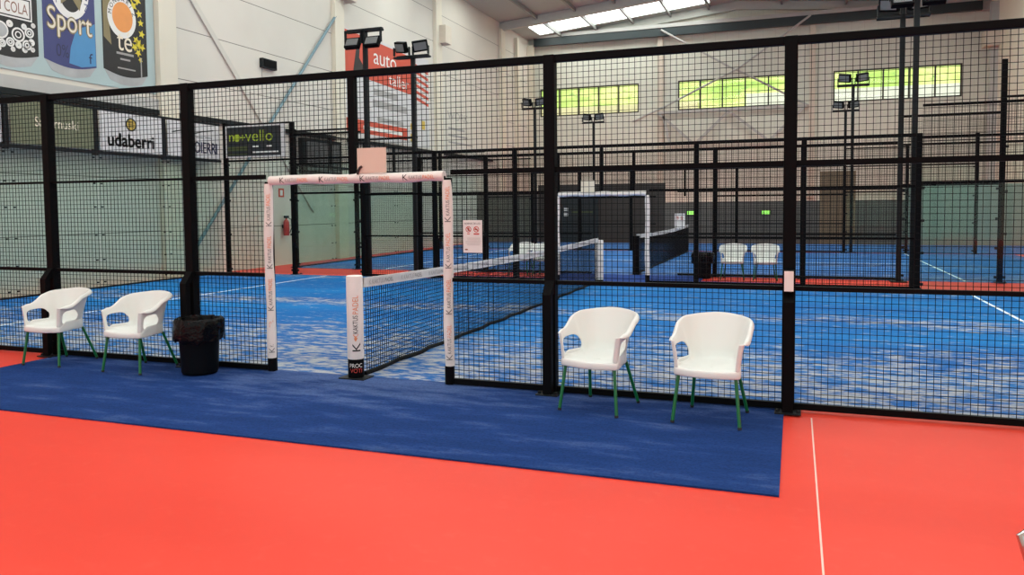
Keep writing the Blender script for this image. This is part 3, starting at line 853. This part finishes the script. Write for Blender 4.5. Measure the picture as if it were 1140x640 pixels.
# ------------------------------------------------------------------ bins
def make_bin(label, X, Y, z0, bag=True, seed=1, s=1.0):
    t = thing('waste_bin', label, 'bin', (X, Y, z0))
    pr = [(.155, 0), (.17, .004), (.172, .015), (.178, .02), (.200, .47), (.212, .475), (.212, .495), (.196, .495), (.19, .46), (.165, .03), (.0, .028)]
    MB().lathe([(r*s, z0+z*s) for r, z in pr], (X, Y, 0), 36).build('bucket', M['bin'], t)
    mb = MB(); n = 72; prof = []
    rows = [(.205, .40), (.222, .37), (.238, .335), (.246, .39), (.243, .45), (.240, .50), (.235, .545), (.222, .565), (.205, .558), (.19, .50), (.182, .40), (.17, .25), (.13, .12), (.02, .1)]
    for i, (r, z) in enumerate(rows):
        for k in range(n):
            a = 2*PI*k/n
            d = noise.noise(Vector((math.cos(a)*3+seed, math.sin(a)*3, z*9)))*.022 + noise.noise(Vector((math.cos(a)*9, math.sin(a)*9+seed, z*22)))*.011
            dz = noise.noise(Vector((math.cos(a)*2.5, math.sin(a)*2.5, 5+seed)))*(.045 if i < 4 else .012)
            rr = r+(d if i > 0 else 0); prof.append(Vector((X+rr*s*math.cos(a), Y+rr*s*math.sin(a), z0+(z+dz)*s)))
    fs = [(i*n+k, i*n+(k+1) % n, (i+1)*n+(k+1) % n, (i+1)*n+k) for i in range(len(rows)-1) for k in range(n)]
    mb.smooth = True; mb.add(prof, fs).build('bin_liner', M['bag'], t, 'glossy crumpled black liner folded over the rim')
    return t
make_bin('black bin with crumpled liner on the blue carpet, beside the gate', -1.65, -.32, CZ, True, 3)
make_bin('dark bin in the red aisle, left of two distant white chairs', 2.07, 11.55, 0, True, 8, 1.05)

# ------------------------------------------------------------------ notices on the fences
def notice(label, x0, x1, z0, z1, Y):
    o = MB().box((x0, Y-.006, z0), (x1, Y, z1)).build('notice_sign', M['white_print'], bevel=.002); tag(o, label, 'sign')
    w, h = x1-x0, z1-z0; mp = planeY(Y-.0065)
    U = lambda a: x0+w*a
    V = lambda a: z0+h*a
    MB().text('NORMAS DE USO', (U(.08), V(.87), U(.92), V(.925)), mp, .0015).build('lettering', M['ink'], o)
    ic = MB()
    for cu in (.29, .70):
        ic.ring(U(cu), V(.72), w*.145, w*.145, w*.035, mp, .0015)
        a = .7; r = w*.13
        ic.poly([(U(cu)-r*a, V(.72)+r*a-.006), (U(cu)-r*a+.006, V(.72)+r*a), (U(cu)+r*a, V(.72)-r*a+.006), (U(cu)+r*a-.006, V(.72)-r*a)], mp, .0015)
    ic.rect(U(.56), V(.56), U(.85), V(.6), mp, .0015); ic.rect(U(.22), V(.57), U(.36), V(.595), mp, .0015)
    ic.build('prohibition_symbol', M['red_print'], o)
    g_ = MB()
    g_.disc(U(.29), V(.72), w*.05, w*.085, mp, .001); g_.disc(U(.69), V(.72), w*.085, w*.04, mp, .001)
    g_.disc(U(.17), V(.10), w*.08, w*.035, mp, .001)
    g_.build('pictogram', M['brown_print'], o)
    ln = MB()
    for k, (a, b_) in enumerate(((.2, .9), (.22, .9), (.14, .93), (.14, .9), (.2, .88))): ln.rect(U(a), V(.445-.05*k), U(b_), V(.455-.05*k), mp, .0015)
    ln.build('text_lines', M['inkpale'], o)
    return o
notice('white notice with two red prohibition circles on the near fence, right of gate', 1.155, 1.345, 1.255, 1.555, -.008)
notice('small distant white notice on the fence beyond the far gate', 1.66, 1.87, 1.2, 1.5, 10.0)
o = MB().box((3.965, -.153, .99), (4.035, -.150, 1.15)).build('sticker', M['white_print']); 
o2 = MB().box((3.96, -.150, .98), (4.04, -.05, 1.155)).build('bracket', M['black'])
tag(o2, 'small black bracket with cream sticker on fence post behind rightmost chair', 'bracket'); o.parent = o2

# ------------------------------------------------------------------ signs over the end glass
def xsign(label, y0, y1, z0, z1, m, X=-9.93):
    o = MB().box((X-.012, y0, z0), (X, y1, z1)).build('sign', m); return tag(o, label, 'sign')
o = xsign('white edge of a banner at far left above the end glass', 2.2, 3.93, 2.97, 3.8, M['signwhite'])
o = xsign('olive green banner above the end glass at left', 4.12, 5.97, 2.97, 3.81, M['olive'])
mp = planeX(-9.93)
MB().text('Sagarnuski', (4.62, 3.27, 5.6, 3.52), mp, .004).build('lettering', M['cream_print'], o)
o = xsign('white banner with round yellow emblem above the end glass', 6.14, 7.88, 2.97, 3.81, M['signwhite'])
lb = MB()
for dx, dz in ((-.014, 0), (.014, 0), (0, .012), (0, -.012), (0, 0)): lb.text('udaberri', (6.34+dx, 3.08+dz, 7.62+dx, 3.36+dz), mp, .004)
lb.build('lettering', M['ink'], o)
em = MB().disc(6.98, 3.58, .15, .15, mp, .003).build('emblem', M['ink'], o)
MB().disc(6.98, 3.58, .115, .115, mp, .005).build('emblem_centre', M['gold'], em)
lb = MB()
for a in (-.045, 0, .045): lb.rect(6.98+a-.006, 3.49, 6.98+a+.006, 3.67, mp, .0065); lb.rect(6.89, 3.58+a-.006, 7.07, 3.58+a+.006, mp, .0065)
lb.build('emblem_grid', M['ink'], em)
o = xsign('white banner with dark hill outline and capitals next to corner post', 8.06, 9.82, 2.97, 3.81, M['signwhite'])
lb = MB()
for dx in (-.01, .01): lb.text('GOIERRI', (8.72+dx, 3.08, 9.72+dx, 3.36), mp, .004)
lb.build('lettering', M['navy'], o)
hl = MB()
pts = [(8.2, 3.52), (8.6, 3.6), (8.9, 3.53), (9.2, 3.6), (9.6, 3.66)]
for (a, b_), (c_, d_) in zip(pts, pts[1:]): hl.poly([(a, b_), (c_, d_), (c_, d_+.03), (a, b_+.03)], mp, .004)
for k in range(3): hl.rect(8.7+.3*k, 3.44+.015*k, 8.95+.3*k, 3.455+.015*k, mp, .004)
hl.build('hill_outline', M['ink'], o)
# novello sign on the far side glass
t = MB().box((-9.82, 9.93, 3.0), (-8.0, 9.945, 3.81)).build('sign', M['signwhite']); tag(t, 'black sign with lime lettering beside the court corner post', 'sign')
mp = planeY(9.93)
MB().rect(-9.78, 3.03, -8.12, 3.775, mp, .003).build('panel', M['blacksign'], t)
MB().text('n', (-9.7, 3.42, -9.56, 3.58), mp, .006).text('+', (-9.36, 3.43, -9.2, 3.58), mp, .006).text('vello', (-9.2, 3.4, -8.36, 3.68), mp, .006).build('lettering', M['lime'], t)
MB().disc(-9.46, 3.5, .1, .1, mp, .006).build('emblem', M['lime'], t)
MB().rect(-9.75, 3.17, -9.15, 3.28, mp, .005).rect(-9.75, 3.07, -9.15, 3.1, mp, .005).build('green_strip', M['limedark'], t)
MB().rect(-8.98, 3.25, -8.8, 3.285, mp, .005).rect(-8.55, 3.25, -8.4, 3.285, mp, .005).rect(-8.98, 3.1, -8.2, 3.14, mp, .005).build('white_strip', M['white_print'], t)

# ------------------------------------------------------------------ big wall banners
X0 = XL+.004
t = MB().box((XL, 1.5, 4.42), (XL+.02, 8.1, 9.2)).build('wall_banner', M['bluegrey']); tag(t, 'large pale blue wall banner printed with three drink cans', 'banner')
mp = planeX(XL+.02)
def can(yc, hw, z0, body, top=8.6):
    arc = lambda r, z, n=14: [(yc-r+2*r*k/n, z-.10*math.sin(PI*k/n)*(r/.57)) for k in range(n+1)]
    o = MB().poly(arc(hw*.72, z0+.02) + [(yc+hw*.98, z0+.24), (yc-hw*.98, z0+.24)], mp, .004).build('can_base', M['silver'], t)
    c = MB().poly(arc(hw, z0+.24) + [(yc+hw, top), (yc-hw, top)], mp, .006).build('can_body', body, t)
    return c
c1 = can(4.42, .63, 4.53, M['can_black'])
MB().disc(4.15, 6.25, .75, .52, mp, .008).build('can_ornament', M['cream_print'], c1)
MB().rect(3.8, 5.42, 4.93, 5.86, mp, .008).build('label_band', M['white_print'], c1)
MB().rect(3.8, 5.45, 4.9, 5.475, mp, .009).rect(3.8, 5.81, 4.9, 5.835, mp, .009).rect(4.875, 5.45, 4.9, 5.835, mp, .009).build('label_border', M['ink'], c1)
MB().text('PREMIUM COLA', (3.55, 5.53, 4.84, 5.74), mp, .010).build('lettering', M['brown_print'], c1)
sw = MB()
for (cy, cz, r) in ((4.25, 5.15, .17), (4.62, 5.12, .14), (4.86, 5.2, .1), (4.8, 4.95, .1), (4.45, 4.95, .09), (4.05, 4.98, .09), (4.72, 6.05, .12), (4.9, 6.15, .09), (4.4, 5.68+.27, .1), (4.6, 5.93, .07), (4.05, 5.95, .08), (4.9, 5.02, .07), (4.62, 4.92, .07), (4.28, 4.9, .08), (4.75, 5.3, .06), (4.45, 5.3, .07), (4.95, 5.36, .05), (4.2, 4.8, .06), (4.5, 4.82, .05), (4.75, 4.85, .06), (4.92, 4.88, .05)):
    sw.ring(cy, cz, r, r, .035, mp, .008, 20); sw.ring(cy, cz, r*.5, r*.5, .025, mp, .008, 14)
sw.build('can_ornament', M['white_print'], c1)
MB().disc(4.25, 5.15, .14, .13, mp, .009).build('can_ornament', M['silver'], c1)
c2 = can(5.80, .63, 4.53, M['can_blue'])
MB().poly([(5.75, 4.76), (6.05, 4.72), (6.42, 4.80), (6.42, 5.7), (5.95, 5.5), (5.8, 5.1)], mp, .0075).build('can_ornament', M['can_sky'], c2)
MB().disc(5.82, 6.3, .47, .62, mp, .008, 36).build('can_emblem', M['white_print'], c2)
MB().disc(5.84, 6.3, .3, .47, mp, .010, 36).build('can_emblem', M['can_black'], c2)
MB().poly([(5.6, 5.95), (5.85, 6.15), (6.05, 5.9), (6.1, 6.1), (5.95, 6.35), (6.05, 6.6), (5.75, 6.5), (5.6, 6.25)], mp, .0115).build('can_emblem', M['khaki'], c2)
MB().text('M', (5.4, 5.95, 5.5, 6.12), mp, .012).text('Z', (6.16, 5.92, 6.26, 6.08), mp, .012).text('I', (6.2, 6.15, 6.24, 6.3), mp, .012).build('lettering', M['can_blue'], c2)
MB().text('Sport', (5.27, 5.26, 6.34, 5.86), mp, .0125).build('lettering', M['cream_print'], c2)
sp = MB()
for dx, dz in ((-.025, 0), (.025, 0), (0, .03), (0, -.03)): sp.text('Sport', (5.27+dx, 5.26+dz, 6.34+dx, 5.86+dz), mp, .0115)
sp.build('lettering', M['khaki'], c2)
MB().text('0%', (5.45, 4.86, 5.75, 5.12), mp, .009).build('lettering', M['navy'], c2)
MB().text('f', (6.24, 4.83, 6.34, 5.05), mp, .009).build('lettering', M['navy'], c2)
c3 = can(7.24, .62, 4.56, M['can_black'])
MB().poly([(6.65, 6.9), (6.65, 5.5), (6.85, 5.35), (6.8, 5.9), (7.0, 6.6), (7.0, 6.9)], mp, .0075).build('can_ornament', M['khaki'], c3)
fl = MB()
for (cy, cz, r) in ((7.62, 6.5, .12), (7.5, 6.35, .12), (7.66, 6.2, .1), (7.7, 6.0, .09), (7.72, 5.75, .1), (7.62, 5.5, .13), (7.5, 5.42, .1), (7.72, 5.45, .1), (7.6, 5.3, .1), (7.66, 5.15, .07), (7.55, 5.58, .1), (7.45, 6.55, .13)):
    fl.poly([(cy+r*(1 if k % 2 else .45)*math.cos(PI*k/5+cz), cz+r*(1 if k % 2 else .45)*math.sin(PI*k/5+cz)) for k in range(10)], mp, .008)
fl.build('can_ornament', M['yellow'], c3)
MB().disc(7.16, 6.02, .40, .47, mp, .0085, 36).build('can_emblem', M['white_print'], c3)
MB().disc(7.18, 6.02, .285, .335, mp, .010, 36).build('can_emblem', M['orange_disc'], c3)
lt = MB()
for k, chx in enumerate('MONDARIZ'):
    a = math.radians(172-k*22); cu, cv = 7.17+.345*math.cos(a), 6.02+.405*math.sin(a)
    vs, fs = glyphs(chx); r_ = a-PI/2
    lt.add([mp(cu+.14*((p[0]-.35)*math.cos(r_)-(p[1]-.35)*math.sin(r_)), cv+.14*((p[0]-.35)*math.sin(r_)+(p[1]-.35)*math.cos(r_)), .0115) for p in vs], fs)
lt.build('lettering', M['ink'], c3)
MB().text('té', (7.0, 5.27, 7.42, 5.72), mp, .012).build('lettering', M['cream_print'], c3)
MB().rect(6.98, 5.18, 7.46, 5.23, mp, .009).rect(7.08, 5.06, 7.36, 5.1, mp, .009).rect(7.0, 4.86, 7.5, 4.89, mp, .009).rect(7.66, 4.75, 7.69, 5.2, mp, .009).build('text_lines', M['inkpale'], c3)

t = MB().box((XL, 16.4, 4.1), (XL+.02, 22.9, 7.75)).build('wall_banner', M['signwhite']); tag(t, 'red and white advertising banner on left wall behind the light poles', 'banner')
mp = planeX(XL+.02)
MB().poly([(16.42, 6.3), (21.4, 6.12), (21.4, 7.6), (16.42, 7.72)], mp, .004).build('red_band', M['red_sign'], t)
st = MB()
for k in range(6): st.poly([(21.5, 7.32-.26*k), (22.85, 7.12-.26*k), (22.85, 7.24-.26*k), (21.5, 7.44-.26*k)], mp, .004)
st.build('red_stripes', M['red_sign'], t)
MB().poly([(17.0, 6.4), (17.3, 7.5), (17.5, 7.45), (17.4, 6.9), (18.1, 6.35)], mp, .006).build('emblem', M['ink'], t)
MB().text('auto', (18.4, 6.87, 20.1, 7.32), mp, .007).text('taller', (19.5, 6.27, 21.1, 6.68), mp, .007).build('lettering', M['white_print'], t)
MB().rect(18.4, 5.75, 20.2, 5.98, mp, .004).rect(18.3, 5.32, 20.9, 5.58, mp, .004).rect(18.6, 4.82, 20.6, 4.98, mp, .004).build('text_lines', M['inkpale'], t)
MB().rect(16.45, 4.3, 20.9, 4.78-.02, mp, .005).build('red_band', M['red_sign'], t)
MB().rect(17.6, 4.45, 20.5, 4.58, mp, .007).build('text_lines', M['white_print'], t)
MB().rect(21.2, 4.3, 21.5, 4.6, mp, .004).rect(21.2, 4.75, 21.4, 5.0, mp, .004).rect(22.2, 4.85, 22.5, 5.2, mp, .004).build('emblem', M['gold'], t)
t = MB().box((XL, 24.3, 4.1), (XL+.02, 30.8, 7.2)).build('wall_banner', mat('cream_banner', (.66, .62, .55), .6)); tag(t, 'cream wall banner with faint grey capitals near the far corner', 'banner')
MB().text('WORK', (24.7, 5.55, 27.0, 5.9), mp, .006).rect(24.8, 5.1, 26.6, 5.2, mp, .004).rect(24.8, 4.8, 26.9, 4.9, mp, .004).rect(24.8, 4.5, 27.5, 4.58, mp, .004).build('lettering', M['inkpale'], t)
# grey roller box / cabinet under the banners
t = thing('wall_cabinet', 'dark grey metal wall cabinet behind the glass at left, under the diagonal pipe', 'cabinet', (XL, 14.8, 2.75))
MB().box((XL, 13.75, 2.75), (XL+.18, 15.9, 3.85)).build('casing', M['darkgrey'], t)
MB().box((XL+.18, 13.95, 2.85), (XL+.2, 15.75, 3.75)).build('shutter', mat('grey_shutter', (.15, .155, .155), .5), t)
t = thing('wall_speaker', 'small black box on the pale left wall beside the blue pipe', 'speaker', (XL, 12.3, 5.68))
MB().box((XL, 12.0, 5.69), (XL+.12, 12.65, 5.96)).build('housing', M['darkgrey'], t, bevel=.01)
MB().box((XL+.12, 12.05, 5.73), (XL+.128, 12.6, 5.92)).build('grille', M['black'], t)
MB().tube([(XL+.02, 12.08, 5.69), (XL+.02, 12.08, 5.0)], .008, 6).build('cable', M['inkpale'], t)
# extinguisher and its sign
t = thing('fire_extinguisher', 'red fire extinguisher hung on the pale wall, seen through the gate', 'extinguisher', (XL+.12, 12.9, .86))
MB().lathe([(.08, .88), (.085, .9), (.085, 1.27), (.06, 1.33), (.025, 1.36), (.025, 1.4)], (XL+.12, 12.9, 0), 18).build('cylinder', M['red_paint'], t)
MB().box((XL+.09, 12.82, 1.4), (XL+.15, 13.0, 1.47)).build('valve', M['ink'], t)
MB().tube([(XL+.12, 12.98, 1.42), (XL+.14, 13.12, 1.35), (XL+.14, 13.13, 1.1), (XL+.12, 13.06, .95)], .015, 8).build('hose', M['ink'], t)
MB().box((XL+.001, 12.85, 1.1), (XL+.05, 12.95, 1.2)).build('bracket', M['darkgrey'], t)
o = MB().box((XL, 12.72, 2.02), (XL+.008, 12.98, 2.28)).build('sign', M['red_sign']); tag(o, 'small red square sign above the fire extinguisher', 'sign')
MB().rect(12.79, 2.07, 12.91, 2.23, planeX(XL+.008), .003).build('pictogram', M['white_print'], o)

# ------------------------------------------------------------------ light poles
def light_pole(label, X, Y, H, hang, w=.5, bw=.1):
    t = thing('light_pole', label, 'light pole', (X, Y, 0))
    MB().box((X-bw/2, Y-bw/2, 0.0), (X+bw/2, Y+bw/2, H)).build('pole', M['darkgrey'], t, bevel=.008)
    MB().box((X-.16, Y-.16, 0), (X+.16, Y+.16, .02)).build('base_plate', M['darkgrey'], t)
    MB().box((X-w, Y-.05, H-.02), (X+w, Y+.05, H+.06)).build('crossbar', M['darkgrey'], t)
    for s in (-1, 1):
        cx_ = X+s*.27; cz_ = H-.30 if hang else H+.26
        R = Matrix.Rotation(math.radians(-28 if hang else 22), 3, 'X') @ Matrix.Rotation(math.radians(0 if hang else 25*s), 3, 'Z')
        fb = MB().cbox((cx_, Y-.12, cz_), (.40, .12, .28), R).build('floodlight', M['black'], t, bevel=.015)
        d = R @ Vector((0, -.064, 0))
        MB().cbox((cx_+d.x, Y-.12+d.y, cz_+d.z), (.32, .01, .19), R).build('lens', M['lens'], fb)
        zz = sorted((cz_, H+.05 if not hang else H))
        MB().box((cx_-.23, Y-.14, zz[0]), (cx_-.205, Y-.06, zz[1])).box((cx_+.205, Y-.14, zz[0]), (cx_+.23, Y-.06, zz[1])).box((cx_-.23, Y-.14, H-.02), (cx_+.23, Y+.04, H+.02)).build('bracket', M['darkgrey'], fb)
    return t
light_pole('dark light pole with two lamps hanging below its bar, before the red banner', -5.87, 10.3, 5.98, True, .48)
light_pole('dark light pole with lamps on top, right of the red banner', -5.3, 11.72, 5.55, False, .45)
light_pole('light pole with two lamps at the left end of the far windows', -5.5, 22.4, 5.45, False)
light_pole('short looking distant light pole below the left far window', -4.4, 27.4, 5.35, False, .48)
light_pole('light pole with two lamps before the right far window', 5.85, 22.4, 5.65, False)
light_pole('short looking distant light pole below the right far window', 5.9, 27.4, 5.35, False, .48)
light_pole('tall light pole reaching the top edge, thinner of the right pair', 6.12, 11.72, 5.55, False)
light_pole('tall light pole reaching the top edge, thicker of the right pair', 6.2, 10.3, 5.85, True)

# ------------------------------------------------------------------ far end pieces
o = MB().box((-6.05, 27.9, .013), (-4.35, 27.99, 2.1)).build('sponsor_board', M['dark_board']); tag(o, 'dark sponsor board with small white squares on the far partition', 'board')
MB().rect(-5.93, 1.45, -5.74, 1.6, planeY(27.9), .004).rect(-5.93, 1.22, -5.74, 1.37, planeY(27.9), .004).build('emblem', M['white_print'], o)
MB().rect(-5.55, 1.36, -4.55, 1.44, planeY(27.9), .004).build('green_strip', M['limedark'], o)
for x, l in ((-.2, 'lit green exit sign at the far end, behind thick fence post'), (2.9, 'lit green exit sign at the far end, right of the distant chairs')):
    o = MB().box((x-.2, 27.93, 1.24), (x+.2, 27.99, 1.44)).build('exit_sign', M['darkgrey']); tag(o, l, 'sign')
    MB().rect(x-.17, 1.26, x+.17, 1.42, planeY(27.93), .004).build('lit_face', M['exit_green'], o)
t = thing('wall_box', 'maroon box with peaked top high on the right wall', 'box', (XR-.3, 20.3, 3.6))
MB().box((XR-.5, 19.6, 3.5), (XR, 22.6, 4.5)).build('casing', M['maroon'], t)
MB().add([(XR-.5,19.6,4.5),(XR,19.6,4.5),(XR,22.6,4.5),(XR-.5,22.6,4.5),(XR-.25,20,4.9),(XR-.25,22.2,4.9)], [(0,1,4),(1,2,5,4),(2,3,5),(3,0,4,5)]).build('lid', M['maroon'], t)
MB().box((XR-.51, 19.8, 3.7), (XR-.5, 22.4, 3.95)).build('pale_band', M['inkpale'], t)

# steel handrail at the lower right edge
t = thing('handrail', 'shiny steel tube handrail at the lower right corner', 'handrail', (4.9, -4.5, 0))
pts = [(5.2, -4.35, 0), (5.2, -4.35, .62), (5.17, -4.35, .74), (5.08, -4.36, .82), (4.95, -4.37, .855), (4.72, -4.40, .87), (4.62, -4.415, .865), (4.588, -4.42, .84), (4.60, -4.44, .79), (4.70, -4.45, .70), (4.80, -4.46, .60), (4.85, -4.48, .3), (4.85, -4.5, 0)]
MB().tube(pts, .021, 16).build('tube', M['steel'], t)
MB().lathe([(.06, 0), (.06, .01), (.03, .014)], (5.2, -4.35, 0), 20).lathe([(.06, 0), (.06, .01), (.03, .014)], (4.85, -4.5, 0), 20).build('flange', M['steel'], t)

# ------------------------------------------------------------------ outdoors
mb = MB(); nx, ny = 40, 24
for j in range(ny+1):
    for i in range(nx+1):
        x = -90+180*i/nx; y = 44+70*j/ny
        mb.v.append(Vector((x, y, 1.0+.62*(y-44) + 2.2*noise.noise(Vector((x*.05, y*.05, 0))))))
mb.f = [(j*(nx+1)+i, j*(nx+1)+i+1, (j+1)*(nx+1)+i+1, (j+1)*(nx+1)+i) for j in range(ny) for i in range(nx)]
mb.smooth = True
o = mb.build('hillside', M['hill']); tag(o, 'sunlit green grass hillside outside the far windows', 'hillside', kind='stuff')
o = MB().add([(.8, 50.0, 0), (40, 50.0, 0), (40, 51, 0), (.8, 51, 0), (.8, 50.0, 9.3), (40, 50.0, 9.15), (40, 51, 9.15), (.8, 51, 9.3)],
    [(0,3,2,1),(4,5,6,7),(0,1,5,4),(1,2,6,5),(2,3,7,6),(3,0,4,7)]).build('retaining_wall', M['concrete_white']); tag(o, 'white retaining wall below the hillside, outside the right far windows', 'wall')
o = MB().box((-30, 50.0, 0), (-2.5, 50.8, 9.0)).build('retaining_wall', mat('sandy_bank', (.75, .66, .42), .9)); tag(o, 'pale sandy bank below the hillside, outside the left far window', 'wall')

# ------------------------------------------------------------------ light
w = bpy.data.worlds.new('World'); sc.world = w; w.use_nodes = True
bg = w.node_tree.nodes['Background']; bg.inputs[0].default_value = (.92, 1.0, .97, 1); bg.inputs[1].default_value = 1.05
sl = bpy.data.lights.new('sun', 'SUN'); sl.energy = 5.0; sl.angle = .02; sl.color = (1, .95, .85)
so = bpy.data.objects.new('sun', sl); COL.objects.link(so)
so.rotation_euler = Vector((.55, .25, -.8)).to_track_quat('-Z', 'Y').to_euler()   # shines down on the slope outside

# ------------------------------------------------------------------ camera
cx, cy, cz, yaw, pit, rol, f, v0 = 4.039, -6.6432, 1.6764, .3479, .0549, -.0091, 868.7772, -42.2368
fw = Vector((-math.sin(yaw)*math.cos(pit), math.cos(yaw)*math.cos(pit), -math.sin(pit)))
r = Vector((math.cos(yaw), math.sin(yaw), 0)); u = r.cross(fw)
r2 = r*math.cos(rol)+u*math.sin(rol); u2 = -r*math.sin(rol)+u*math.cos(rol)
cd = bpy.data.cameras.new('camera'); co = bpy.data.objects.new('camera', cd); COL.objects.link(co)
mt = Matrix((r2, u2, -fw)).transposed().to_4x4(); mt.translation = Vector((cx, cy, cz)); co.matrix_world = mt
cd.sensor_fit = 'HORIZONTAL'; cd.sensor_width = 36; cd.lens = f/1140*36; cd.shift_y = v0/1140
cd.clip_start = .05; cd.clip_end = 400
sc.camera = co
sc.view_settings.view_transform = 'Standard'; sc.view_settings.look = 'None'
sc.view_settings.gamma = 1; sc.view_settings.use_curve_mapping = False
sc.view_settings.exposure = 0.0
sc.cycles.transparent_max_bounces = 48
sc.cycles.max_bounces = 8
